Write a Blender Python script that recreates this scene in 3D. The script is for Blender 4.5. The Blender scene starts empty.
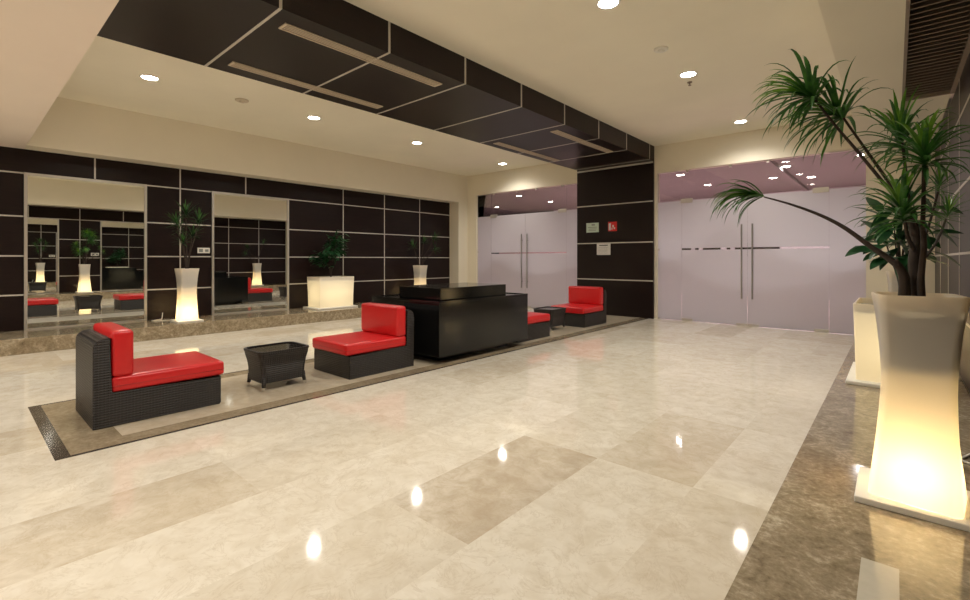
import bpy, bmesh, math, random
from mathutils import Vector, Matrix
PI = math.pi
sc = bpy.context.scene
C = sc.collection

# ------------------------------------------------------------------ materials
def mat(name, col, rough=.5, metal=0, **kw):
    m = bpy.data.materials.new(name); m.use_nodes = True
    b = m.node_tree.nodes['Principled BSDF']
    b.inputs['Base Color'].default_value = (*col, 1)
    b.inputs['Roughness'].default_value = rough
    b.inputs['Metallic'].default_value = metal
    for k, v in kw.items(): b.inputs[k.replace('_', ' ')].default_value = v
    return m
def N(m, t, **kw):
    n = m.node_tree.nodes.new(t)
    for k, v in kw.items(): setattr(n, k, v)
    return n
def L(m, a, b): m.node_tree.links.new(a, b)
def bsdf(m): return m.node_tree.nodes['Principled BSDF']
def noise(m, scale, detail=5, rough=.55, vec=None, dist=0):
    n = N(m, 'ShaderNodeTexNoise'); n.inputs['Scale'].default_value = scale
    n.inputs['Detail'].default_value = detail; n.inputs['Roughness'].default_value = rough
    n.inputs['Distortion'].default_value = dist
    if vec is None:
        vec = N(m, 'ShaderNodeTexCoord').outputs['Object']
    L(m, vec, n.inputs['Vector']); return n
def ramp(m, fac, stops):
    r = N(m, 'ShaderNodeValToRGB'); e = r.color_ramp.elements
    while len(e) < len(stops): e.new(.5)
    for i, (p, c) in enumerate(stops): e[i].position = p; e[i].color = (*c, 1)
    L(m, fac, r.inputs['Fac']); return r
def mixc(m, fac, a, b, mode='MIX'):
    x = N(m, 'ShaderNodeMix', data_type='RGBA', blend_type=mode)
    if isinstance(fac, (int, float)): x.inputs[0].default_value = fac
    else: L(m, fac, x.inputs[0])
    for v, i in ((a, 6), (b, 7)):
        if isinstance(v, tuple): x.inputs[i].default_value = (*v, 1)
        else: L(m, v, x.inputs[i])
    return x.outputs[2]
def bump(m, h, strength=.3, dist=.002):
    b = N(m, 'ShaderNodeBump'); b.inputs['Strength'].default_value = strength
    b.inputs['Distance'].default_value = dist
    L(m, h, b.inputs['Height']); L(m, b.outputs[0], bsdf(m).inputs['Normal'])

def paint(name, col):
    m = mat(name, col, .7)
    n = noise(m, 1.2, 4); r = ramp(m, n.outputs['Fac'], [(.3, tuple(c*.97 for c in col)), (.7, tuple(min(1, c*1.02) for c in col))])
    L(m, r.outputs[0], bsdf(m).inputs['Base Color'])
    n2 = noise(m, 160, 2); bump(m, n2.outputs['Fac'], .05, .001)
    return m
M = {}
M['ceil'] = paint('ceiling_paint', (.86, .82, .69))
M['beige'] = paint('beige_paint', (.78, .725, .60))
M['low'] = paint('low_ceiling_paint', (.82, .73, .655))
M['pink'] = paint('pink_paint', (.22, .195, .195))
M['lav'] = paint('lavender_paint', (.62, .58, .62))
M['pinkfloor'] = paint('pink_floor', (.66, .42, .42))

# wenge panels: fine grain
m = M['wenge'] = mat('wenge_panel', (.014, .007, .006), .38, Specular_IOR_Level=.28)
tc = N(m, 'ShaderNodeTexCoord'); mp = N(m, 'ShaderNodeMapping'); mp.inputs['Scale'].default_value = (60, 3, 60)
L(m, tc.outputs['Object'], mp.inputs[0]); n = noise(m, 1.5, 6, .6, mp.outputs[0])
r = ramp(m, n.outputs['Fac'], [(.3, (.0075, .003, .003)), (.7, (.015, .0068, .0058))]); L(m, r.outputs[0], bsdf(m).inputs['Base Color'])
m = M['black'] = mat('black_lacquer', (.006, .006, .006), .12)
M['alu'] = mat('brushed_aluminium', (.62, .59, .54), .38, .75)
M['strip'] = mat('satin_strip', (.62, .59, .54), .42, .35)
M['chrome'] = mat('chrome', (.8, .8, .78), .12, 1)
M['steel'] = mat('brushed_steel', (.42, .42, .40), .35, .9)
M['grille'] = mat('cream_grille', (.62, .54, .42), .5)
M['dark'] = mat('dark_void', (.01, .009, .008), .8)
M['slat'] = mat('brown_slat', (.22, .17, .13), .5)
M['mirror'] = mat('mirror_glass', (.86, .88, .86), 0.0, 1)
M['white'] = mat('white_plastic', (.8, .78, .72), .35)
M['red'] = mat('red_leather', (.60, .012, .015), .32)
n = noise(M['red'], 220, 3); bump(M['red'], n.outputs['Fac'], .12, .001)
M['redpipe'] = mat('red_piping', (.45, .008, .008), .4)
M['signred'] = mat('sign_red', (.7, .02, .02), .5)
M['paper'] = mat('white_paper', (.75, .73, .72), .7)
M['green'] = mat('pale_green_card', (.60, .72, .62), .6)
M['ink'] = mat('dark_ink', (.05, .05, .06), .7)
M['soil'] = mat('soil', (.03, .02, .012), .95)
M['switch'] = mat('grey_display', (.25, .27, .25), .3)
M['stoneline'] = mat('dark_marble_line', (.06, .045, .035), .12)

# wicker
m = M['wicker'] = mat('dark_wicker', (.022, .016, .013), .42)
tc = N(m, 'ShaderNodeTexCoord'); hs = []
def wave(dirn, scale):
    w = N(m, 'ShaderNodeTexWave', wave_type='BANDS', bands_direction=dirn); w.inputs['Scale'].default_value = scale
    L(m, tc.outputs['Object'], w.inputs['Vector']); return w.outputs['Fac']
wx, wy, wz = wave('X', 15), wave('Y', 15), wave('Z', 17)
a = N(m, 'ShaderNodeMath', operation='MAXIMUM'); L(m, wx, a.inputs[0]); L(m, wy, a.inputs[1])
b_ = N(m, 'ShaderNodeMath', operation='MULTIPLY'); L(m, a.outputs[0], b_.inputs[0]); L(m, wz, b_.inputs[1])
bump(m, b_.outputs[0], .9, .006)
r = ramp(m, b_.outputs[0], [(.0, (.006, .0045, .004)), (1., (.028, .020, .017))]); L(m, r.outputs[0], bsdf(m).inputs['Base Color'])

# marble floor, per-tile tint from a face attribute
m = M['marble'] = mat('cream_marble', (.6, .52, .4), .06)
tc = N(m, 'ShaderNodeTexCoord'); at = N(m, 'ShaderNodeAttribute', attribute_name='tint')
sep = N(m, 'ShaderNodeSeparateColor'); L(m, at.outputs['Color'], sep.inputs[0])
off = N(m, 'ShaderNodeVectorMath', operation='MULTIPLY_ADD')
L(m, at.outputs['Color'], off.inputs[0]); off.inputs[1].default_value = (13, 17, 19); L(m, tc.outputs['Object'], off.inputs[2])
n1 = noise(m, 1.7, 8, .62, off.outputs[0], .8); n2 = noise(m, 9, 8, .65, off.outputs[0], .6); n3 = noise(m, 4.2, 6, .7, off.outputs[0], 1.5)
base = ramp(m, sep.outputs[0], [(0, (.45, .37, .27)), (.35, (.58, .51, .40)), (.65, (.66, .605, .505)), (1, (.77, .72, .625))])
c1 = mixc(m, ramp(m, n1.outputs['Fac'], [(.38, (0, 0, 0)), (.66, (.5, .5, .5))]).outputs[0], base.outputs[0], (.80, .755, .66))
cl = N(m, 'ShaderNodeMath', operation='MULTIPLY'); L(m, n2.outputs['Fac'], cl.inputs[0]); cl.inputs[1].default_value = .55
c2 = mixc(m, ramp(m, n2.outputs['Fac'], [(.34, (.65, .65, .65)), (.6, (0, 0, 0))]).outputs[0], c1, mixc(m, 1., base.outputs[0], (.84, .80, .74), 'MULTIPLY'))
vein = ramp(m, n3.outputs['Fac'], [(.48, (0, 0, 0)), (.5, (.3, .3, .3)), (.52, (0, 0, 0))])
c3 = mixc(m, vein.outputs[0], c2, (.42, .33, .22))
L(m, c3, bsdf(m).inputs['Base Color'])

def stone(name, stops, scale, rough=.12):
    m = mat(name, stops[0][1], rough)
    tc = N(m, 'ShaderNodeTexCoord')
    a = noise(m, scale, 10, .7, tc.outputs['Object'], .8); b = noise(m, scale*5, 6, .7, tc.outputs['Object'], .3)
    x = N(m, 'ShaderNodeMath', operation='ADD'); L(m, a.outputs['Fac'], x.inputs[0]); L(m, b.outputs['Fac'], x.inputs[1])
    h = N(m, 'ShaderNodeMath', operation='MULTIPLY'); L(m, x.outputs[0], h.inputs[0]); h.inputs[1].default_value = .5
    L(m, ramp(m, h.outputs[0], stops).outputs[0], bsdf(m).inputs['Base Color']); return m
M['brownstone'] = stone('brown_marble', [(.30, (.09, .065, .038)), (.43, (.22, .17, .105)), (.53, (.31, .25, .165)), (.66, (.55, .48, .36))], 7, .1)
M['band'] = stone('brown_band_marble', [(.3, (.16, .12, .07)), (.5, (.29, .23, .15)), (.7, (.42, .35, .25))], 6, .08)
M['inner'] = stone('inner_beige_marble', [(.3, (.46, .38, .27)), (.5, (.56, .48, .36)), (.7, (.66, .58, .46))], 2.5, .08)
M['cream'] = stone('cream_tile', [(.3, (.50, .46, .37)), (.7, (.60, .56, .46))], 3)

def leafmat(name, c0, c1):
    m = bpy.data.materials.new(name); m.use_nodes = True
    b = bsdf(m); b.inputs['Roughness'].default_value = .38
    n = noise(m, 14, 3); r = ramp(m, n.outputs['Fac'], [(.35, c0), (.65, c1)]); L(m, r.outputs[0], b.inputs['Base Color'])
    t = N(m, 'ShaderNodeBsdfTranslucent'); L(m, r.outputs[0], t.inputs[0])
    x = N(m, 'ShaderNodeMixShader'); x.inputs[0].default_value = .25
    L(m, b.outputs[0], x.inputs[1]); L(m, t.outputs[0], x.inputs[2])
    L(m, x.outputs[0], m.node_tree.nodes['Material Output'].inputs['Surface']); return m
M['leaf'] = leafmat('palm_leaf', (.02, .085, .018), (.065, .21, .03))
M['leafy'] = leafmat('young_palm_leaf', (.07, .22, .02), (.20, .40, .04))
M['darkleaf'] = leafmat('dark_palm_leaf', (.010, .045, .012), (.025, .085, .018))
M['ficus'] = leafmat('broad_leaf', (.008, .045, .014), (.02, .10, .03))
M['bark'] = mat('bark', (.035, .022, .015), .8)
n = noise(M['bark'], 60, 5); bump(M['bark'], n.outputs['Fac'], .6, .004)

def shell(name, col, trans):
    m = bpy.data.materials.new(name); m.use_nodes = True
    b = bsdf(m); b.inputs['Base Color'].default_value = (.84, .80, .73, 1); b.inputs['Roughness'].default_value = .3
    t = N(m, 'ShaderNodeBsdfTranslucent'); t.inputs[0].default_value = (*col, 1)
    x = N(m, 'ShaderNodeMixShader'); x.inputs[0].default_value = trans
    L(m, b.outputs[0], x.inputs[1]); L(m, t.outputs[0], x.inputs[2])
    L(m, x.outputs[0], m.node_tree.nodes['Material Output'].inputs['Surface']); return m
M['shell'] = shell('translucent_shell', (1, .84, .56), .42)
M['boxshell'] = shell('translucent_box_shell', (1, .88, .62), .45)
# frosted film: diffuse + translucent
m = M['frost'] = bpy.data.materials.new('frosted_film'); m.use_nodes = True
b = bsdf(m); b.inputs['Base Color'].default_value = (.60, .575, .59, 1); b.inputs['Roughness'].default_value = .3
t = N(m, 'ShaderNodeBsdfTranslucent'); t.inputs[0].default_value = (.84, .84, .87, 1)
x = N(m, 'ShaderNodeMixShader'); x.inputs[0].default_value = .55
L(m, b.outputs[0], x.inputs[1]); L(m, t.outputs[0], x.inputs[2]); L(m, x.outputs[0], m.node_tree.nodes['Material Output'].inputs['Surface'])
# clear pane
m = M['glass'] = bpy.data.materials.new('clear_glass'); m.use_nodes = True
m.node_tree.nodes.remove(bsdf(m))
t = N(m, 'ShaderNodeBsdfTransparent'); t.inputs[0].default_value = (.93, .93, .92, 1)
g = N(m, 'ShaderNodeBsdfGlossy'); g.inputs['Roughness'].default_value = 0.0
f = N(m, 'ShaderNodeFresnel'); f.inputs['IOR'].default_value = 1.5
x = N(m, 'ShaderNodeMixShader'); L(m, f.outputs[0], x.inputs[0]); L(m, t.outputs[0], x.inputs[1]); L(m, g.outputs[0], x.inputs[2])
L(m, x.outputs[0], m.node_tree.nodes['Material Output'].inputs['Surface'])
def emis(name, col, s):
    m = mat(name, (1, 1, 1)); b = bsdf(m); b.inputs['Emission Color'].default_value = (*col, 1); b.inputs['Emission Strength'].default_value = s; return m
M['lamp'] = emis('lamp_glow', (1, .95, .85), 45)

# ------------------------------------------------------------------ helpers
def link(name, bm, m, parent=None, smooth=False):
    me = bpy.data.meshes.new(name)
    bmesh.ops.recalc_face_normals(bm, faces=bm.faces[:])
    bm.to_mesh(me); bm.free()
    for mm in (m if isinstance(m, (list, tuple)) else [m]): me.materials.append(mm)
    if smooth:
        for p in me.polygons: p.use_smooth = True
    o = bpy.data.objects.new(name, me); C.objects.link(o)
    if parent: o.parent = parent
    return o
def autosmooth(o, deg=35):
    me = o.data
    for p in me.polygons: p.use_smooth = True
    try: me.set_sharp_from_angle(angle=math.radians(deg))
    except Exception: pass
    return o
def box(bm, x0, x1, y0, y1, z0, z1, bev=0, mi=0):
    x0, x1 = min(x0, x1), max(x0, x1); y0, y1 = min(y0, y1), max(y0, y1); z0, z1 = min(z0, z1), max(z0, z1)
    v = [bm.verts.new((x, y, z)) for z in (z0, z1) for y in (y0, y1) for x in (x0, x1)]
    fs = [bm.faces.new([v[i] for i in q]) for q in ((0, 2, 3, 1), (4, 5, 7, 6), (0, 1, 5, 4), (2, 6, 7, 3), (0, 4, 6, 2), (1, 3, 7, 5))]
    for f in fs: f.material_index = mi
    if bev:
        es = list({e for f in fs for e in f.edges})
        r = bmesh.ops.bevel(bm, geom=es, offset=bev, segments=2, affect='EDGES', profile=.5)
    return bm
def B(*a, **k): return box(bmesh.new(), *a, **k)
def empty(name, loc, rz=0):
    o = bpy.data.objects.new(name, None); C.objects.link(o); o.location = loc; o.rotation_euler = (0, 0, rz)
    o.empty_display_size = .1
    return o
def tag(o, label, cat, group=None):
    o['label'] = label; o['category'] = cat
    if group: o['group'] = group
    return o
def struct(o, label=None, cat=None):
    o['kind'] = 'structure'
    if label: o['label'] = label
    if cat: o['category'] = cat
    return o
def dup(src, loc, rz=None, label=None):
    r = src.copy(); C.objects.link(r); r.location = loc
    if rz is not None: r.rotation_euler = (0, 0, rz)
    if label: r['label'] = label
    for ch in list(src.children):
        c = ch.copy(); C.objects.link(c); c.parent = r
        for g in list(ch.children):
            d = g.copy(); C.objects.link(d); d.parent = c
    return r
def roundbox(w, d, h, r, puff=(0, 0, 0), n=14):
    """rounded cuboid centred on the origin, optionally puffed along x, y, z"""
    bm = bmesh.new()
    bmesh.ops.create_cube(bm, size=2)
    bmesh.ops.subdivide_edges(bm, edges=bm.edges[:], cuts=n, use_grid_fill=True)
    H = (w/2, d/2, h/2)
    for v in bm.verts:
        u = [math.copysign(1-(1-abs(c))**1.6, c) for c in v.co]
        p = Vector([u[i]*H[i] for i in range(3)])
        q = Vector([max(-(H[i]-r), min(H[i]-r, p[i])) for i in range(3)])
        dlt = p-q
        if dlt.length > 1e-9: p = q+dlt.normalized()*min(r, r)
        # faces: keep flat where only one axis exceeds
        for i in range(3):
            j, k = (i+1) % 3, (i+2) % 3
            if abs(u[i]) > .999:
                p[i] += math.copysign(puff[i]*(1-u[j]**2)*(1-u[k]**2), u[i])
        v.co = p
    return bm
def tube(bm, pts, radii, seg=8, mi=0):
    pts = [Vector(p) for p in pts]; rings = []
    if isinstance(radii, (int, float)): radii = [radii]*len(pts)
    ref = Vector((.3, .2, 1)).normalized()
    for i, p in enumerate(pts):
        t = (pts[min(i+1, len(pts)-1)]-pts[max(i-1, 0)]).normalized()
        a = t.cross(ref)
        if a.length < 1e-3: a = t.cross(Vector((1, 0, 0)))
        a.normalize(); b = t.cross(a)
        rings.append([bm.verts.new(p+radii[i]*(math.cos(2*PI*k/seg)*a+math.sin(2*PI*k/seg)*b)) for k in range(seg)])
    for r0, r1 in zip(rings, rings[1:]):
        for k in range(seg):
            bm.faces.new((r0[k], r0[(k+1) % seg], r1[(k+1) % seg], r1[k])).material_index = mi
    bm.faces.new(rings[0][::-1]).material_index = mi; bm.faces.new(rings[-1]).material_index = mi
    return bm
def cyl(bm, x, y, z0, z1, r, seg=24, r1=None):
    return tube_v(bm, x, y, [(z0, r), (z1, r if r1 is None else r1)], seg)
def tube_v(bm, x, y, prof, seg=24):
    rings = [[bm.verts.new((x+r*math.cos(2*PI*k/seg), y+r*math.sin(2*PI*k/seg), z)) for k in range(seg)] for z, r in prof]
    for r0, r1 in zip(rings, rings[1:]):
        for k in range(seg): bm.faces.new((r0[k], r0[(k+1) % seg], r1[(k+1) % seg], r1[k]))
    bm.faces.new(rings[0][::-1]); bm.faces.new(rings[-1]); return bm
def rrect(hx, hy, r, n=5):
    out = []
    for cx, cy, a0 in ((hx-r, hy-r, 0), (-hx+r, hy-r, 90), (-hx+r, -hy+r, 180), (hx-r, -hy+r, 270)):
        for i in range(n+1):
            a = math.radians(a0+90*i/n); out.append((cx+r*math.cos(a), cy+r*math.sin(a)))
    return out
def loft(bm, secs, cap0=True, cap1=True, closed_list=False):
    rings = [[bm.verts.new(p) for p in s] for s in secs]; n = len(rings[0])
    for a, b in zip(rings, rings[1:]):
        for k in range(n): bm.faces.new((a[k], a[(k+1) % n], b[(k+1) % n], b[k]))
    if cap0: bm.faces.new(rings[0][::-1])
    if cap1: bm.faces.new(rings[-1])
    return bm

# ------------------------------------------------------------------ dimensions
XL, XR = -9.25, .42          # panelled side walls
SL, SR = -8.9, -.35          # soffit faces
YF, YB = 9.4, -3.0           # far and back wall
YC = .66                     # edge of the low ceiling
ZC, ZS = 3.5, 2.76           # high and low ceilings
PH = .20                     # platform height
FL, FR = -8.3, -.38          # platform fronts
IX0, IX1, IY0, IY1 = -5.30, -3.76, .40, 9.34   # marble inlay

# ------------------------------------------------------------------ floor
random.seed(5)
bm = bmesh.new()
tints = []
def tile(x0, x1, y0, y1, z, t):
    v = [bm.verts.new(p) for p in ((x0, y0, z), (x1, y0, z), (x1, y1, z), (x0, y1, z))]
    bm.faces.new(v); tints.append(t)
cw, ln = .55, 1.14
xs = [-1.35+cw*k for k in range(-14, 4)]
def clip(x0, x1, y0, y1, t):
    x0, x1 = max(x0, XL-.1), min(x1, XR+.1); y0, y1 = max(y0, YB), min(y1, YF+.1)
    if x1-x0 < .001 or y1-y0 < .001: return
    # cut away the inlay rectangle
    if x1 <= IX0 or x0 >= IX1 or y1 <= IY0 or y0 >= IY1: tile(x0, x1, y0, y1, 0, t); return
    if x0 < IX0: clip(x0, IX0, y0, y1, t); x0 = IX0
    if x1 > IX1: clip(IX1, x1, y0, y1, t); x1 = IX1
    if y0 < IY0: tile(x0, x1, y0, IY0, 0, t)
    if y1 > IY1: tile(x0, x1, IY1, y1, 0, t)
for ci, x0 in enumerate(xs):
    y = 1.43-ln*5 + (0 if abs(x0+1.9) < .01 else random.choice((.0, .38, .57, .76)))
    while y < YF+.2:
        t = random.choice((.6, .66, .72, .8, .9, .7, .78)) if random.random() > .2 else random.uniform(.3, .48)
        if abs(x0+1.9) < .01 and abs(y-1.43) < .01: t = .12
        elif abs(x0+1.9) < .01 and abs(y-1.43+ln) < .01: t = .6
        clip(x0, x0+cw, y, y+ln, (t, random.random(), random.random(), 1))
        y += ln
fl = link('floor', bm, M['marble'])
ca = fl.data.attributes.new('tint', 'FLOAT_COLOR', 'FACE')
for i, t in enumerate(tints): ca.data[i].color = t
struct(fl)
for p in fl.data.polygons:
    if p.normal.z < 0: p.flip()
# inlay: dark line, brown band, inner beige field
def ring(bm, x0, x1, y0, y1, wx0, wx1, wy0, wy1, z0, z1):
    box(bm, x0, x1, y0, y0+wy0, z0, z1)
    if wy1: box(bm, x0, x1, y1-wy1, y1, z0, z1)
    box(bm, x0, x0+wx0, y0+wy0, y1-wy1, z0, z1); box(bm, x1-wx1, x1, y0+wy0, y1-wy1, z0, z1)
    return bm
il = empty('floor_inlay', ((IX0+IX1)/2, (IY0+IY1)/2, 0)); struct(il)
def kid(o, p):   # parent while keeping world coordinates for an unrotated parent
    o.parent = p; o.matrix_parent_inverse = Matrix.Translation(p.location).inverted(); return o
kid(link('dark_border', ring(bmesh.new(), IX0, IX1, IY0, IY1, .03, .035, .075, 0, -.03, 0), M['stoneline']), il)
kid(link('brown_band', ring(bmesh.new(), IX0+.03, IX1-.035, IY0+.075, IY1, .16, .16, .285, 0, -.03, 0), M['band']), il)
kid(link('inner_field', B(IX0+.19, IX1-.195, IY0+.36, IY1, -.03, 0), M['inner']), il)

# stone platforms
def platform(name, x0, x1, side):
    o = link(name, B(x0, x1, YB, YF, 0, PH, bev=.006), M['brownstone']); struct(o); return o
platform('trim_1', XL, FL, 'left')
platform('trim_2', FR, XR, 'right')
o = link('floor_tile', B(-.085, .01, 1.2, 2.01, PH, PH+.002), M['cream'])
tag(o, 'narrow cream tile inlaid in the brown stone platform before the tall white planter', 'tile')

# ------------------------------------------------------------------ ceilings
def S(name, *a, m='beige', **k): o = link(name, B(*a, **k), M[m]); return struct(o)
S('ceiling', XL-.2, XR+.2, YB-.2, YF+.2, ZC, ZC+.15, m='ceil')
S('ceiling_low', XL, XR, YB, YC, ZS, ZC, m='low')
S('trim_3', XL, SL, YC, YF, ZS, ZC)
S('trim_4', SR, .05, YC, YF, ZS, ZC)
S('trim_5', .05, XR, YC, YF, 3.05, ZC)
S('trim_6', .05, XR, 6.2, YF, ZS+.1, 3.05, m='beige')
# ceiling louvre
lv = empty('ceiling_louvre', (.235, 3.4, ZS)); tag(lv, 'long dark slatted air louvre in the ceiling above the tall palm', 'louvre')
kid(link('frame', ring(bmesh.new(), .05, XR, YC, 6.2, .02, .03, .03, .03, ZS+.0, ZS+.06), M['slat']), lv)
b2 = bmesh.new(); y = YC+.08
while y < 6.14:
    v = [b2.verts.new(p) for p in ((.07, y, ZS+.012), (XR-.03, y, ZS+.012), (XR-.03, y+.035, ZS+.05), (.07, y+.035, ZS+.05), (.07, y+.006, ZS+.008), (XR-.03, y+.006, ZS+.008), (XR-.03, y+.041, ZS+.046), (.07, y+.041, ZS+.046))]
    for q in ((0, 1, 2, 3), (4, 7, 6, 5), (0, 4, 5, 1), (3, 2, 6, 7), (0, 3, 7, 4), (1, 5, 6, 2)): b2.faces.new([v[i] for i in q])
    y += .085
kid(link('slats', b2, M['slat']), lv)
kid(link('duct_shade', B(.052, XR-.002, YC+.01, 6.19, 3.0, 3.05), M['dark']), lv)  # near-black slab, the shade above the slats put into its colour

# ------------------------------------------------------------------ side walls with panels and mirrors
ROWS = [PH, .70, 1.25, 1.81, 2.42, ZS]
MIRR = [(.66, 2.10), (3.07, 4.49)]
def side_wall(name, xw, s):
    """s=+1: panels face +x"""
    w = struct(link(name, B(xw-s*.03, xw-s*.25, YB, YF, 0, ZS+.05), M['beige']))
    # panels as separate slabs in one mesh with strips of aluminium in the joints
    pan = bmesh.new(); strip = bmesh.new()
    ends = 9.05
    box(pan, xw-s*.03, xw, YB, ends, PH, ZS)
    def hs(y0, y1, z, w=.010): box(strip, xw-s*.002, xw+s*.004, y0, y1, z-w, z+w)
    def vs(y, z0, z1, w=.010): box(strip, xw-s*.002, xw+s*.004, y-w, y+w, z0, z1)
    zones = [(YB, MIRR[0][0]), (MIRR[0][1], MIRR[1][0]), (MIRR[1][1], ends)]
    for z in ROWS[1:5]:
        for a, b in zones: hs(a, b, z)
    for yv in (1.44, 3.66): vs(yv, 2.44, ZS)
    for yv in (-1.9, -.78, 2.58, 5.74, 6.86, 7.97): vs(yv, PH, ZS)
    p = link('wood_panelling', pan, M['wenge'], w); q = link('joint_strips', strip, M['strip'], w)
    return w
side_wall('wall_left', XL, 1)
side_wall('wall_right', XR, -1)
S('wall_back', XL-.25, XR+.25, YB-.2, YB, 0, ZC)
S('trim_7', XL, SL, 9.05, YF, PH, ZS)        # corner piers
S('trim_8', .1, XR, 9.05, YF, PH, ZS)
def mirror(xw, s, y0, y1, label):
    t = tag(empty('wall_mirror', (xw, (y0+y1)/2, PH)), label, 'mirror')
    fr = bmesh.new(); hw = (y1-y0)/2; h = 2.43-PH; f = .035
    a, b = (0, s*.03)
    box(fr, a, b, -hw, -hw+f, 0, h); box(fr, a, b, hw-f, hw, 0, h); box(fr, a, b, -hw+f, hw-f, h-f, h); box(fr, a, b, -hw+f, hw-f, 0, .02)
    link('frame', fr, M['alu'], t)
    link('mirror_glass', B(s*.002, s*.014, -hw+f, hw-f, .02, h-f), M['mirror'], t)
    return t
mirror(XL, 1, *MIRR[0], 'tall wall mirror in the dark wall nearest the left edge of the photo')
mirror(XL, 1, *MIRR[1], 'tall wall mirror between the tall lit planter and the square glowing planter')
mirror(XR, -1, *MIRR[0], 'tall right-hand wall mirror before the big palm, reflected in the left mirror')
mirror(XR, -1, *MIRR[1], 'tall right-hand wall mirror at the photo edge just beyond the big palm')

# ------------------------------------------------------------------ beam and column
BX0, BX1, ZB = -5.36, -3.675, 3.2
bmw = bmesh.new(); box(bmw, BX0, BX1, YC, 9.34, ZB, ZC)
beam = struct(link('ceiling_beam', bmw, M['wenge']))
b2 = bmesh.new()
for k in range(8):
    y = 1.72+1.062*(k-0)
    if y > 9.2: break
    box(b2, BX0-.004, BX1+.004, y-.012, y+.012, ZB-.004, ZB+.002); box(b2, BX1-.002, BX1+.004, y-.012, y+.012, ZB, ZC); box(b2, BX0-.004, BX0+.002, y-.012, y+.012, ZB, ZC)
link('joint_strips', b2, M['strip'], beam)
CX0 = -5.42
col = struct(link('column', B(CX0, BX1, 9.34, YF, 0, ZC), M['wenge']))
b2 = bmesh.new()
for z in (.765, 1.557, 2.385): box(b2, CX0, BX1, 9.333, 9.342, z-.011, z+.011)
box(b2, CX0, BX1, 9.326, 9.342, ZB-.045, ZB-.012)
link('joint_strips', b2, M['strip'], col)
def grille(x, y0, y1, w, label):
    t = tag(empty('air_grille', (x, (y0+y1)/2, ZB)), label, 'air grille', 'slim linear air grilles under the dark beam')
    h = (y1-y0)/2
    link('frame', ring(bmesh.new(), -w/2, w/2, -h, h, .012, .012, .02, .02, -.010, 0), M['grille'], t)
    g = bmesh.new()
    for i in range(3):
        x0 = -w/2+.012+(w-.024)*(i+1)/4; box(g, x0-.006, x0+.006, -h+.02, h-.02, -.008, -.001)
    link('blades', g, M['grille'], t)
    link('backing', B(-w/2+.012, w/2-.012, -h+.02, h-.02, -.003, 0), M['slat'], t)
grille(-3.93, 1.85, 3.67, .13, 'slim cream air grille nearest the camera on the right side of the dark beam')
grille(-5.08, 1.86, 3.70, .13, 'slim cream air grille nearest the camera on the left side of the dark beam')
grille(-3.98, 6.15, 8.05, .13, 'slim cream air grille at the far end, right side of the dark beam')
grille(-5.13, 6.13, 8.05, .13, 'slim cream air grille at the far end, left side of the dark beam')

# ------------------------------------------------------------------ far wall, glazing
DL = (-8.56, CX0)      # left opening
DR = (-3.62, -.34)     # right opening
ZG = 2.95
b2 = bmesh.new()
box(b2, XL, DL[0], YF, YF+.15, 0, ZC); box(b2, DL[0], DL[1], YF, YF+.15, ZG, ZC)
box(b2, DL[1], BX1, YF, YF+.15, 0, ZC); box(b2, BX1, DR[0], YF, YF+.15, 0, ZC)
box(b2, DR[0], DR[1], YF, YF+.15, ZG, ZC); box(b2, DR[1], XR+.2, YF, YF+.15, 0, ZC)
struct(link('wall_far', b2, M['beige']))
dn = [0]; wn = [0]
FH = 2.35
def pane(parent, x0, x1, z0, z1): link('glass_pane', B(x0, x1, -.006, .006, z0, z1), M['glass'], parent)
def film(parent, x0, x1, z0, z1, gap=None):
    b = bmesh.new()
    rs = [(z0, z1)] if not gap else [(z0, gap[0]), (gap[1], z1)]
    for a, c in rs:
        v = [b.verts.new(p) for p in ((x0, -.0075, a), (x1, -.0075, a), (x1, -.0075, c), (x0, -.0075, c))]; b.faces.new(v)
    link('frosted_film', b, M['frost'], parent)
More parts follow.
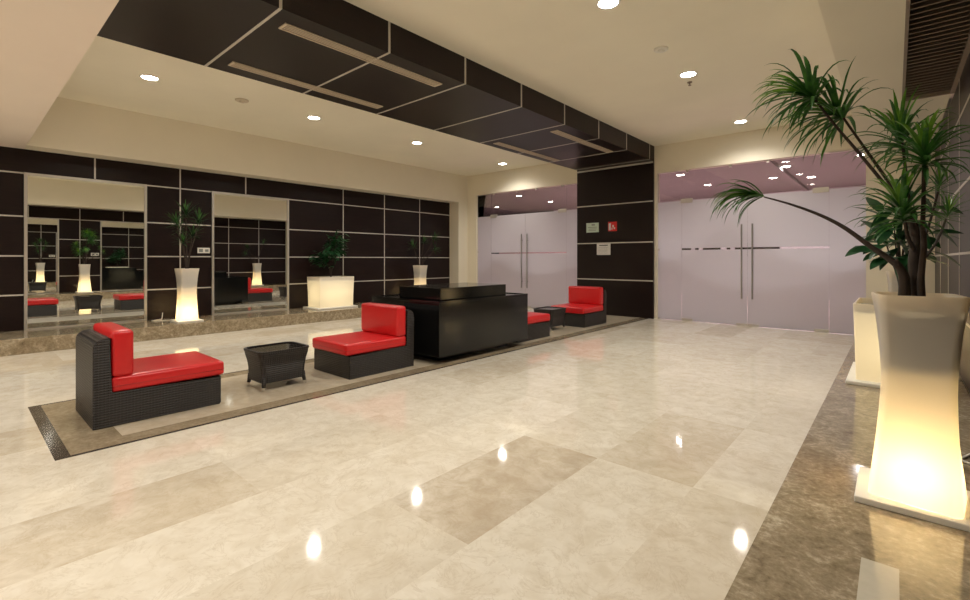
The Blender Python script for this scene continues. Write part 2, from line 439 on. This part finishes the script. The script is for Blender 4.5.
def glazing(x0, x1, h0, h1, xm, gap):
    y = YF+.06
    for a, b, side in ((x0, h0, 1), (h1, x1, -1)):
        wn[0] += 1; w = struct(empty('window_%d' % wn[0], ((a+b)/2, y, 0))); hw = (b-a)/2-.0015
        pane(w, -hw, hw, .012, ZG); film(w, -hw, hw, .012, FH)
        link('edge_channel', B(-hw, hw, -.02, .02, ZG-.012, ZG), M['alu'], w)
        g = bmesh.new(); box(g, -hw if side > 0 else hw-.04, (-hw+.04) if side > 0 else hw, -.02, .02, .0, .03)
        box(g, -hw if side > 0 else hw-.04, (-hw+.03) if side > 0 else hw, -.02, .02, 1.38, 1.42)
        link('glass_clamp', g, M['alu'], w)
    wn[0] += 1; w = struct(empty('window_%d' % wn[0], ((h0+h1)/2, y, FH))); hw = (h1-h0)/2-.003
    pane(w, -hw, hw, .012, ZG-FH)
    g = bmesh.new()
    for q in (-hw+.1, -.3, .3, hw-.1): box(g, q-.02, q+.02, -.02, .02, ZG-FH-.045, ZG-FH)
    link('glass_clamp', g, M['alu'], w)
    for a, b, side in ((h0, xm, 1), (xm, h1, -1)):
        dn[0] += 1; d = struct(empty('door_%d' % dn[0], ((a+b)/2, y, 0))); hw = (b-a)/2-.0015
        pane(d, -hw, hw, .012, FH); film(d, -hw, hw, .012, FH, gap)
        hx = side*(hw-.085)
        h = bmesh.new(); tube(h, [(hx, -.055, .49), (hx, -.055, 1.84)], .014, 12)
        for z in (.65, 1.68): tube(h, [(hx, -.055, z), (hx, -.006, z)], .008, 8)
        autosmooth(link('door_handle', h, M['steel'], d), 40)
        ex = -side*hw
        link('top_hinge', B(min(ex, ex+side*.2)-.02, max(ex, ex+side*.2), -.02, .02, FH-.045, FH+.04, bev=.003), M['alu'], d)
        link('floor_hinge', B(min(ex, ex+side*.2), max(ex, ex+side*.2), -.02, .02, .003, .05, bev=.003), M['alu'], d)
        link('lock_shoe', B(min(side*hw, side*(hw-.18)), max(side*hw, side*(hw-.18)), -.018, .018, .003, .04, bev=.003), M['alu'], d)
glazing(*DL, -8.08, -5.77, -6.96, (1.35, 1.38))
glazing(*DR, -3.15, -.81, -2.0, (1.385, 1.42))

# lobby beyond the glass
S('lobby_floor', -16, 3, YF+.15, 17, -.1, 0, m='pinkfloor')
S('lobby_ceiling', -16, 3, YF+.15, 17, 3.3, 3.4, m='pink')
S('lobby_wall', -11, 3, 17, 17.1, 0, 3.3, m='lav')
S('lobby_wall_left', -16.1, -16, YF+.15, 17.1, 0, 3.3, m='lav')
S('lobby_wall_right', 3, 3.1, YF+.15, 17.1, 0, 3.3, m='lav')
S('lobby_beam', -2.05, -1.93, YF+.2, 17, 3.22, 3.3, m='pink')
b2 = bmesh.new()
for a, c in ((-6.0, -5.35), (-5.2, -5.1), (-4.95, -4.4), (-4.2, -4.1), (-3.95, -2.7)): box(b2, a, c, 16.95, 17, 1.3, 1.75)
struct(link('stripe_reflection_boards', b2, M['wenge']))  # added dark boards standing in for reflections in the right doors' clear stripe
struct(link('stripe_tint_board', B(-14, -9, 16.95, 17, 1.3, 1.75), M['pinkfloor']))  # added board that gives the left doors' clear stripe its pink tint

# ------------------------------------------------------------------ lamps
def spot(x, y, z, e, size=2.6, col=(1, .945, .85), blend=1., r=.06):
    l = bpy.data.lights.new('spot', 'SPOT'); l.energy = e; l.spot_size = size; l.spot_blend = blend; l.shadow_soft_size = r; l.color = col
    o = bpy.data.objects.new('lamp_light', l); C.objects.link(o); o.location = (x, y, z); return o
def make_downlight():
    t = empty('downlight', (0, 0, 0)); t['category'] = 'ceiling light'
    b = bmesh.new(); prof = [(0, .110), (-.006, .108), (-.010, .094), (-.004, .085)]
    rings = [[b.verts.new((r*math.cos(2*PI*k/28), r*math.sin(2*PI*k/28), z)) for k in range(28)] for z, r in prof]
    for a, c in zip(rings, rings[1:]):
        for k in range(28): b.faces.new((a[k], a[(k+1) % 28], c[(k+1) % 28], c[k]))
    link('trim_ring', b, M['white'], t, smooth=True)
    link('lens', cyl(bmesh.new(), 0, 0, -.005, -.001, .084, 28), M['lamp'], t)
    return t
dl0 = make_downlight()
ordn = ['nearest the camera', 'second', 'third', 'farthest from the camera']
SP = 190
k = 0
for side, x, ys in (('left', -7.08, (1.64, 3.86, 6.03, 8.70)), ('right', -1.93, (1.65, 3.87, 6.02, 8.66))):
    for i, y in enumerate(ys):
        lab = ('recessed round downlight %s in the row %s of the dark beam' % (ordn[i] if i in (0, 3) else ordn[i]+' from the camera', side))
        o = dl0 if k == 0 else dup(dl0, (0, 0, 0)); o.location = (x, y, ZC); o['label'] = lab; o['group'] = 'recessed round ceiling downlights'
        spot(x, y, ZC-.03, SP*(.72 if i == 3 else 1)); k += 1
for x, y in ((-7.5, -1.3), (-4.5, -1.3), (-1.8, -1.3)):
    o = dup(dl0, (x, y, ZS)); o['label'] = 'recessed round downlight in the low ceiling behind the camera'; o['group'] = 'downlights in the low ceiling'
    spot(x, y, ZS-.03, SP*1.1)
LB = [(-3.96, 14.0), (-1.85, 12.4), (-2.35, 13.9), (-1.6, 14.4), (-9.4, 14.3), (-12.0, 14.4), (-9.3, 12.3), (-.5, 12.0), (-4.0, 11.9), (-6.6, 12.2), (-6.4, 14.5), (1.4, 13.5)]
for x, y in LB:
    o = dup(dl0, (x, y, 3.3)); o['label'] = 'small bright downlight in the pink lobby ceiling behind the glass'; o['group'] = 'downlights in the pink lobby ceiling'
    spot(x, y, 3.27, 230, col=(1, .95, .97), size=2.9)

def disc(name, x, y, r, m, label, cat):
    o = tag(empty(name, (x, y, ZC)), label, cat)
    link('base', tube_v(bmesh.new(), 0, 0, [(0, r), (-.012, r), (-.02, r*.85)], 28), m, o, smooth=False)
    link('sensor', tube_v(bmesh.new(), 0, 0, [(-.02, r*.5), (-.035, r*.42), (-.04, r*.25)], 20), m, o)
disc('smoke_detector', -1.92, 5.10, .075, M['white'], 'small round white smoke detector on the ceiling right of the dark beam', 'smoke detector')
disc('ceiling_speaker', -7.08, 2.75, .09, M['grille'], 'small round dull ceiling speaker between two downlights left of the beam', 'speaker')
o = tag(link('sprinkler_head', tube_v(bmesh.new(), -2.0, 6.30, [(ZC+.01, .03), (ZC-.01, .03), (ZC-.011, .008), (ZC-.04, .008), (ZC-.041, .02), (ZC-.045, .02)], 12), M['slat']), 'tiny dark sprinkler head on the ceiling beside a right-hand downlight', 'sprinkler')

# ------------------------------------------------------------------ signs
def plate(name, x0, x1, z0, z1, m, label, cat, y=9.34):
    t = tag(empty(name, ((x0+x1)/2, y, (z0+z1)/2)), label, cat)
    hw, hh = (x1-x0)/2, (z1-z0)/2
    link('panel', B(-hw, hw, -.008, 0, -hh, hh), m, t); return t, hw, hh
t, hw, hh = plate('wall_sign', -5.18, -4.88, 1.80, 2.01, M['green'], 'pale green and white notice on the dark column, left of the red sign', 'sign')
b2 = bmesh.new(); box(b2, -.02, .06, -.010, -.008, .045, .075); box(b2, -.11, .11, -.010, -.008, .0, .012); box(b2, -.09, .10, -.010, -.008, -.035, -.025); box(b2, -.10, .08, -.010, -.008, -.07, -.06)
link('printed_marks', b2, M['switch'], t)
t, hw, hh = plate('fire_sign', -4.655, -4.455, 1.81, 2.01, M['signred'], 'small square red fire sign with a pale picture on the dark column', 'sign')
b2 = bmesh.new(); box(b2, -.085, -.035, -.010, -.008, -.08, .07); box(b2, .0, .03, -.010, -.008, -.02, .03); box(b2, .03, .06, -.010, -.008, -.06, -.02); box(b2, -.02, .0, -.010, -.008, -.07, -.03)
link('printed_marks', b2, M['paper'], t)
t, hw, hh = plate('paper_notice', -4.92, -4.60, 1.30, 1.545, M['paper'], 'white paper notice with a dark heading taped below the two signs on the column', 'notice', y=9.332)
b2 = bmesh.new(); box(b2, -.10, .10, -.010, -.008, .075, .095)
for i in range(5): box(b2, -.12, .10-.02*(i % 2), -.0095, -.008, .035-.03*i, .038-.03*i)
link('printed_marks', b2, M['ink'], t)
def wall_switch(xw, s, label):
    t = tag(empty('wall_control', (xw+s*.004, 2.94, 1.36)), label, 'switch plate')
    link('plate', B(0, s*.014, -.10, .10, -.048, .048, bev=.004), M['white'], t)
    link('display', B(s*.014, s*.017, -.075, -.015, -.028, .028), M['switch'], t)
    link('display', B(s*.014, s*.017, .02, .075, -.022, .022), M['switch'], t)
wall_switch(XL, 1, 'small white wall control plate between the tall lit planter and the second mirror')
wall_switch(XR, -1, 'small white wall control plate on the right-hand dark wall beside the big palm')

# ------------------------------------------------------------------ lounge chairs
def make_chair():
    t = empty('lounge_chair', (0, 0, 0)); t['category'] = 'chair'
    W = .35
    pr = [(-.415, 0), (-.415, .54)]
    for i in range(1, 8):
        a = PI-PI/2*i/7; pr.append((-.345+.07*math.cos(a), .565+.07*math.sin(a)))
    pr += [(-.315, .635), (-.315, .235), (.415, .235), (.415, 0)]
    b = bmesh.new()
    loft(b, [[(x, y, z) for y, z in pr] for x in (-W, W)])
    es = [e for e in b.edges if abs(abs(e.verts[0].co.x)-W) < 1e-5 and abs(abs(e.verts[1].co.x)-W) < 1e-5 and e.verts[0].co.x*e.verts[1].co.x > 0 or (abs(e.verts[0].co.y-.415) < 1e-5 and abs(e.verts[1].co.y-.415) < 1e-5)]
    bmesh.ops.bevel(b, geom=es, offset=.008, segments=2, affect='EDGES')
    autosmooth(link('wicker_frame', b, M['wicker'], t), 40)
    s = roundbox(.69, .755, .115, .025, (0.004, .004, .010)); bmesh.ops.translate(s, verts=s.verts, vec=(0, .066, .293))
    seat = link('seat_cushion', s, M['red'], t, smooth=True)
    def loop_pipe(hx, hy, z, cy): 
        pts = [(x, y+cy, z) for x, y in rrect(hx, hy, .03, 4)]; pts.append(pts[0]); b = bmesh.new(); tube(b, pts, .0035, 6); return b
    link('piping', loop_pipe(.347, .3795, .285, .066), M['redpipe'], seat, smooth=True)
    s = roundbox(.69, .135, .335, .028, (.003, .010, .004)); bmesh.ops.translate(s, verts=s.verts, vec=(0, -.243, .516))
    bk = link('back_cushion', s, M['red'], t, smooth=True)
    return t
ch = make_chair(); grp = 'red and dark wicker lounge chairs on the floor inlay'
ch['group'] = grp
ch.location = (-4.57, 1.06, 0); ch['label'] = 'red cushioned wicker lounge chair nearest the camera, its back to the left'
dup(ch, (-4.43, 3.02, 0), PI, 'red cushioned wicker lounge chair between the near wicker table and black desk')
dup(ch, (-4.41, 5.752, 0), 0, 'red wicker lounge chair mostly hidden behind the far end of the black desk')
dup(ch, (-4.45, 7.74, 0), PI, 'red cushioned wicker lounge chair farthest away, in front of the dark column')

# ------------------------------------------------------------------ wicker tables
def make_table():
    t = empty('coffee_table', (0, 0, 0)); t['category'] = 'table'
    secs = []
    for z, hx, hy in ((.07, .172, .206), (.12, .173, .207), (.19, .177, .211), (.25, .184, .219), (.30, .194, .231), (.335, .204, .243), (.352, .209, .249), (.362, .206, .246), (.362, .190, .230), (.346, .188, .228), (.335, .187, .227)):
        secs.append([(x, y, z) for x, y in rrect(hx, hy, .075 if z > .3 else .05, 6)])
    b = loft(bmesh.new(), secs)
    autosmooth(link('wicker_body', b, M['wicker'], t), 50)
    link('glass_top', loft(bmesh.new(), [[(x, y, z) for x, y in rrect(.187, .227, .07, 6)] for z in (.3455, .352)]), M['black'], t)
    for sx in (-1, 1):
        for sy in (-1, 1):
            b = tube(bmesh.new(), [(sx*.150, sy*.184, .12), (sx*.155, sy*.190, .07), (sx*.162, sy*.196, .032)], [.022, .019, .016], 8)
            lg = link('leg', b, M['wicker'], t, smooth=True)
            link('metal_foot', tube(bmesh.new(), [(sx*.162, sy*.196, .034), (sx*.165, sy*.199, 0)], [.0165, .014], 10), M['chrome'], lg, smooth=False)
    return t
tb = make_table(); tb['group'] = 'low flared wicker coffee tables'
tb.location = (-4.47, 2.055, 0); tb['label'] = 'low flared dark wicker coffee table between the two nearest red chairs'
dup(tb, (-4.48, 6.80, 0), 0, 'low flared dark wicker coffee table beyond the black desk, between the far red chairs')

# ------------------------------------------------------------------ black desk
dk = tag(empty('reception_desk', (-4.52, 4.5, 0)), 'large glossy black island desk with a raised block on top and recessed plinth', 'desk')
kid(link('plinth', B(-5.02, -4.07, 3.80, 5.12, 0, .085), M['black']), dk)
b2 = bmesh.new(); x0, x1, y0, y1 = -5.17, -3.875, 3.63, 5.325
kid(link('body', B(x0, x1, y0, y1, .085, .70, bev=.004), M['black']), dk)
kid(link('top_rim', ring(bmesh.new(), x0, x1, y0, y1, .03, .03, .03, .03, .70, .722), M['black']), dk)
kid(link('desk_top', B(x0+.03, x1-.03, y0+.03, y1-.03, .70, .712), M['black']), dk)
kid(link('raised_block', B(-4.72, -3.96, 3.73, 4.94, .712, .865, bev=.004), M['black']), dk)

# ------------------------------------------------------------------ planters
def pt(x, y, z, e, r, col=(1, .83, .55)):
    l = bpy.data.lights.new('planter_lamp', 'POINT'); l.energy = e; l.shadow_soft_size = r; l.color = col
    o = bpy.data.objects.new('lamp_light', l); C.objects.link(o); o.location = (x, y, z); return o
def make_vase():
    t = empty('lit_planter', (0, 0, 0)); t['category'] = 'planter'
    link('base_plate', B(-.195, .195, -.185, .185, 0, .026, bev=.004), M['white'], t)
    H = .84; secs = []
    prof = [(0, .141), (.06, .138), (.15, .131), (.25, .124), (.35, .118), (.45, .114), (.52, .114), (.60, .117), (.70, .123), (.78, .130), (.835, .137), (.845, .136), (.845, .124), (.80, .118)]; prof = [(z*.98, w) for z, w in prof]
    for z, w in prof:
        a = math.radians(-7+14*min(z, .84)/.84)*1.0
        secs.append([(x*math.cos(a)-y*math.sin(a), x*math.sin(a)+y*math.cos(a), z+.027) for x, y in rrect(w, w, .03, 5)])
    autosmooth(link('planter_shell', loft(bmesh.new(), secs, False, False), M['shell'], t), 50)
    link('inner_pot', loft(bmesh.new(), [[(x, y, z) for x, y in rrect(w, w, .03, 4)] for z, w in ((.535, .104), (.60, .108), (.70, .113), (.785, .1175))]), M['soil'], t)
    return t
def make_boxp():
    t = empty('lit_box_planter', (0, 0, 0)); t['category'] = 'planter'
    link('base_plate', B(-.30, .30, -.46, .46, 0, .028, bev=.005), M['white'], t)
    secs = [[(x, y, z+.029) for x, y in rrect(hx, hy, .012, 3)] for z, hx, hy in ((0, .240, .378), (.3, .246, .386), (.61, .256, .398), (.615, .254, .396), (.615, .242, .382), (.57, .238, .378))]
    autosmooth(link('planter_shell', loft(bmesh.new(), secs, False, False), M['boxshell'], t), 50)
    link('soil_tray', B(-.236, .236, -.374, .374, .56, .592), M['soil'], t)
    return t
EV, EB = 4.4, 5.2
VP_ = [(-8.62, 2.50, 'tall waisted white planter glowing at its foot between the two left mirrors'),
       (-8.87, 7.66, 'tall waisted white planter by the dark wall, seen over the black desk'),
       (.068, 2.64, 'large tall waisted white planter glowing in the right foreground under the palm'),
       (.06, 7.75, 'tall waisted white planter farthest on the right platform, seen behind the palm trunk')]
v0 = make_vase()
for i, (x, y, lab) in enumerate(VP_):
    o = v0 if i == 0 else dup(v0, (x, y, PH)); o.location = (x, y, PH); o['label'] = lab; o['group'] = 'tall white planters lit from inside'
    pt(x, y, PH+.14, EV, .05)
b0 = make_boxp()
for i, (x, y, lab) in enumerate([(-8.86, 5.21, 'broad box-shaped cream planter glowing evenly beside the left mirror'), (.0, 5.20, 'broad box-shaped glowing planter on the right platform behind the tall planter')]):
    o = b0 if i == 0 else dup(b0, (x, y, PH)); o.location = (x, y, PH); o['label'] = lab; o['group'] = 'broad box planters lit from inside'
    pt(x, y-.17, PH+.32, EB*.5, .15, (1, .9, .68)); pt(x, y+.17, PH+.32, EB*.5, .15, (1, .9, .68))
def cord(pts, label):
    o = link('power_cord', tube(bmesh.new(), pts, .006, 6), M['white'], smooth=True); tag(o, label, 'cord')
z = PH+.007
cord([(-8.9, 2.35, z), (-8.98, 2.25, z), (-8.93, 2.15, z), (-9.05, 2.12, z), (-9.1, 2.2, z), (-9.2, 2.3, z), (-9.235, 2.32, z+.1)], 'thin cord curled on the stone platform beside the left tall planter')
cord([(.33, 2.8, z), (.35, 2.95, z), (.27, 3.05, z), (.33, 3.2, z), (.24, 3.3, z), (.3, 3.45, z), (.36, 3.5, z+.02)], 'pale cord coiled on the right platform behind the large tall planter')

# ------------------------------------------------------------------ plants
def ribbon(bm, p, d, Ln, w, droop, rnd, seg=9, mi=0):
    p = Vector(p); d = Vector(d).normalized(); st = Ln/seg; rows = []
    side = d.cross(Vector((0, 0, 1)))
    if side.length < .05: side = Vector((1, 0, 0))
    side.normalize()
    for i in range(seg+1):
        t = i/seg; ww = w*(.45+.55*math.sin(PI*min(1, t*1.6+.08)/1.25 if t < .6 else PI*.5))*(1 if t < .55 else max(.02, 1-((t-.55)/.45)**1.4))
        up = side.cross(d).normalized()
        rows.append([bm.verts.new(p-side*ww/2+up*ww*.22), bm.verts.new(p), bm.verts.new(p+side*ww/2+up*ww*.22)])
        p = p+d*st; d = (d+Vector((0, 0, -droop*(.15+1.1*t*t)))*.24).normalized()
        s2 = side-d*side.dot(d)
        if s2.length > .01: side = s2.normalized()
    for a, b in zip(rows, rows[1:]):
        for k in (0, 1): bm.faces.new((a[k], a[k+1], b[k+1], b[k])).material_index = mi
def tuft(name, parent, o, axis, n, Ln, w, spread, droop, seed, core=.06, mats=('leaf', 'leafy')):
    rnd = random.Random(seed); axis = Vector(axis).normalized(); bm = bmesh.new()
    a = axis.cross(Vector((0, 0, 1)));  a = Vector((1, 0, 0)) if a.length < .1 else a.normalized(); b = axis.cross(a)
    for i in range(n):
        t = i/n; th = math.radians(spread)*(.12+.88*t)*rnd.uniform(.85, 1.1); ph = i*2.39996+rnd.uniform(-.3, .3)
        d = axis*math.cos(th)+(a*math.cos(ph)+b*math.sin(ph))*math.sin(th)
        ribbon(bm, Vector(o)+axis*core*(1-t), d, Ln*rnd.uniform(.72, 1.08)*(.75+.25*math.sin(PI*min(1, t*1.3))), w*rnd.uniform(.8, 1.1), droop*rnd.uniform(.6, 1.3), rnd, mi=1 if t < .22 else 0)
    return link(name, bm, [M[k] for k in mats], parent)
def stem(name, parent, pts, r0, r1, k=6):
    P = [Vector(p) for p in pts]; out = []
    P = [P[0]]+P+[P[-1]]
    for i in range(1, len(P)-2):
        for j in range(k):
            t = j/k; a, b, c, d = P[i-1], P[i], P[i+1], P[i+2]
            out.append(.5*((2*b)+(c-a)*t+(2*a-5*b+4*c-d)*t*t+(3*b-a-3*c+d)*t**3))
    out.append(P[-1]); n = len(out)
    b = bmesh.new(); tube(b, out, [r0+(r1-r0)*i/(n-1) for i in range(n)], 8)
    return link(name, b, M['bark'], parent, smooth=True)
# big palm; its own frame at the planter's soil
PX, PY, PZ = .068, 2.64, PH+.80
bp = tag(empty('palm_plant', (PX, PY, PZ-.02)), 'large leaning palm with several arching leaf tufts growing from the foreground planter', 'plant')
def q(x, y, z): return (x-PX, y-PY, z-PZ+.02)
stem('trunk', bp, [q(.066, 2.66, 1.0), q(.070, 2.66, 1.08), q(.060, 2.665, 1.18), q(.066, 2.67, 1.27), q(.055, 2.68, 1.37)], .026, .016)
stem('trunk', bp, [q(.026, 2.62, 1.0), q(.030, 2.62, 1.09), q(.022, 2.61, 1.15), q(-.005, 2.6, 1.195)], .022, .015)
stem('trunk', bp, [q(.085, 2.63, 1.0), q(.080, 2.62, 1.12), q(.088, 2.60, 1.25), q(.083, 2.58, 1.33)], .014, .009)
stem('branch', bp, [q(.012, 2.6, 1.17), q(-.022, 2.6, 1.206), q(-.081, 2.6, 1.258), q(-.166, 2.6, 1.339), q(-.256, 2.6, 1.402), q(-.372, 2.6, 1.461), q(-.478, 2.6, 1.504)], .014, .0035)
tuft('leaf_tuft', bp, q(-.478, 2.6, 1.504), (-1, -.15, .28), 42, .25, .017, 42, 3.0, 3)
stem('branch', bp, [q(.055, 2.68, 1.33), q(.012, 2.67, 1.445), q(-.045, 2.66, 1.545), q(-.125, 2.65, 1.68), q(-.21, 2.65, 1.82), q(-.285, 2.65, 1.955)], .009, .005)
stem('branch', bp, [q(.055, 2.68, 1.34), q(.022, 2.70, 1.455), q(-.030, 2.72, 1.56), q(-.105, 2.74, 1.71), q(-.19, 2.75, 1.88)], .009, .005)
tuft('leaf_tuft', bp, q(-.275, 2.65, 1.94), (-.75, -.15, .62), 60, .29, .018, 86, 2.4, 7)
tuft('leaf_tuft', bp, q(-.18, 2.75, 1.855), (-.65, .1, .62), 64, .31, .018, 90, 2.4, 11)
stem('branch', bp, [q(.052, 2.69, 1.34), q(.042, 2.74, 1.50), q(.025, 2.79, 1.72)], .008, .005)
tuft('leaf_tuft', bp, q(.022, 2.8, 1.685), (-.15, 0, 1), 58, .28, .0175, 92, 2.1, 19)
stem('branch', bp, [q(.083, 2.58, 1.32), q(.084, 2.52, 1.42), q(.084, 2.46, 1.60)], .009, .006)
tuft('leaf_tuft', bp, q(.084, 2.46, 1.55), (.0, -.1, 1), 58, .235, .0175, 94, 2.2, 23)
stem('branch', bp, [q(.060, 2.64, 1.24), q(.04, 2.57, 1.29), q(.027, 2.5, 1.37)], .009, .006)
tuft('leaf_tuft', bp, q(.027, 2.5, 1.345), (-.15, -.1, 1), 54, .24, .0175, 94, 1.9, 29)
stem('branch', bp, [q(.07, 2.68, 1.22), q(.11, 2.85, 1.34), q(.149, 3.0, 1.51)], .006, .004)
tuft('leaf_tuft', bp, q(.149, 3.0, 1.50), (.1, .2, 1), 30, .14, .009, 100, .8, 31)
stem('branch', bp, [q(.08, 2.70, 1.18), q(.14, 2.9, 1.28), q(.181, 3.1, 1.39)], .006, .004)
tuft('leaf_tuft', bp, q(.181, 3.1, 1.38), (.2, .2, 1), 28, .13, .009, 100, .8, 37)

# slim palms of the other planters
def slim(loc, label, spec, seed):
    t = tag(empty('palm_plant', loc), label, 'plant', 'slim palms in the tall planters')
    for i, (tip, ax, n, Ln) in enumerate(spec):
        tip = Vector(tip)
        stem('stem', t, [(tip.x*.05, tip.y*.05, -.02), (tip.x*.3, tip.y*.3, tip.z*.4), (tip.x*.7, tip.y*.75, tip.z*.75), tuple(tip)], .011, .006)
        tuft('leaf_tuft', t, tip, ax, n, Ln, .016, 95, .9, seed+i, mats=('darkleaf', 'leaf'))
    return t
slim((-8.62, 2.50, PZ-.02), 'slim dark palm growing from the tall planter between the left mirrors',
     [((-.02, -.01, .90), (0, 0, 1), 34, .30), ((.02, .15, .80), (.1, .3, 1), 30, .28), ((.03, -.14, .76), (0, -.3, 1), 30, .28), ((-.03, .08, .58), (0, .3, 1), 26, .24), ((.05, -.06, .46), (.2, -.2, 1), 24, .22), ((-.06, -.08, .66), (-.2, -.2, 1), 24, .24)], 40)
slim((-8.87, 7.66, PZ-.02), 'slim palm leaning right from the small-looking planter over the black desk',
     [((0, -.2, .50), (0, -.5, 1), 26, .26), ((.0, .12, .62), (0, .3, 1), 26, .26), ((.02, .42, .72), (0, .8, .8), 28, .28), ((.0, .45, .45), (0, .8, .3), 22, .24)], 60)
slim((.06, 7.75, PZ-.02), 'slim palm in the farthest right planter, partly hidden behind the big palm',
     [((-.05, .2, .8), (-.1, .2, 1), 26, .24), ((.04, -.3, .62), (0, -.5, 1), 26, .24), ((-.04, -.4, .40), (-.1, -.8, .8), 22, .22)], 80)

def bush(loc, label, seed, R=(.2, .34, .32), zc=.55, n=120, ls=.12):
    t = tag(empty('leafy_shrub', loc), label, 'plant', 'broad-leaved shrubs in the box planters')
    rnd = random.Random(seed); tips = []
    for i in range(9):
        a = i*2.4; rr = .35+.6*rnd.random()
        tip = Vector((R[0]*rr*math.cos(a), R[1]*rr*math.sin(a), zc+R[2]*rnd.uniform(-.5, .8)))
        stem('stem', t, [(0, 0, -.02), (tip.x*.15, tip.y*.15, zc*.4), (tip.x*.6, tip.y*.6, zc*.75), tuple(tip)], .009, .004, 4); tips.append(tip)
    bm = bmesh.new()
    for i in range(n):
        tip = rnd.choice(tips); p = tip+Vector([rnd.gauss(0, 1)*s for s in (.055, .075, .075)])
        d = Vector((p.x*1.2+rnd.uniform(-.1, .1), p.y*1.2+rnd.uniform(-.15, .15), rnd.uniform(-.12, .18))).normalized()
        l = ls*rnd.uniform(.7, 1.25); w = l*.46; sd = d.cross(Vector((rnd.uniform(-.5, .5), rnd.uniform(-.5, .5), 1))).normalized(); up = sd.cross(d)
        rows = []
        for tt, k in ((0, .1), (.18, .62), (.42, 1), (.7, .78), (.88, .4), (1, .03)):
            c = p+d*l*tt-up*l*.28*tt*tt
            rows.append([bm.verts.new(c-sd*w/2*k+up*w*.12*k), bm.verts.new(c), bm.verts.new(c+sd*w/2*k+up*w*.12*k)])
        for a, b in zip(rows, rows[1:]):
            for k in (0, 1): bm.faces.new((a[k], a[k+1], b[k+1], b[k]))
    link('foliage', bm, M['ficus'], t, smooth=True)
    return t
bush((-8.86, 5.21, PH+.59), 'bushy dark broad-leaved shrub growing from the left glowing box planter', 3, R=(.17, .26, .42), zc=.52, n=270, ls=.135)
bush((.04, 5.05, PH+.59), 'dark broad-leaved shrub in the right glowing box planter, behind the big palm', 8, R=(.15, .26, .38), zc=.56, n=80, ls=.20)

# ------------------------------------------------------------------ world, camera, view
w = bpy.data.worlds.new('world'); sc.world = w; w.use_nodes = True
w.node_tree.nodes['Background'].inputs[0].default_value = (.02, .02, .02, 1)
cam = bpy.data.cameras.new('camera'); co = bpy.data.objects.new('camera', cam); C.objects.link(co); sc.camera = co
f = 467.
cam.sensor_fit = 'HORIZONTAL'; cam.sensor_width = 36; cam.lens = 36*f/970
cam.shift_y = -(300-259.5)/970
cam.clip_start = .02
yaw = math.atan((895-485)/f)
co.location = (0, 0, 1.2); co.rotation_euler = (PI/2, 0, yaw)
sc.view_settings.view_transform = 'Standard'; sc.view_settings.look = 'None'; sc.view_settings.exposure = .12; sc.view_settings.gamma = 1
sc.view_settings.use_curve_mapping = False
sc.cycles.max_bounces = 14; sc.cycles.diffuse_bounces = 6; sc.cycles.glossy_bounces = 8; sc.cycles.transparent_max_bounces = 12
sc.cycles.sample_clamp_indirect = 6
sc.cycles.caustics_reflective = False; sc.cycles.caustics_refractive = False
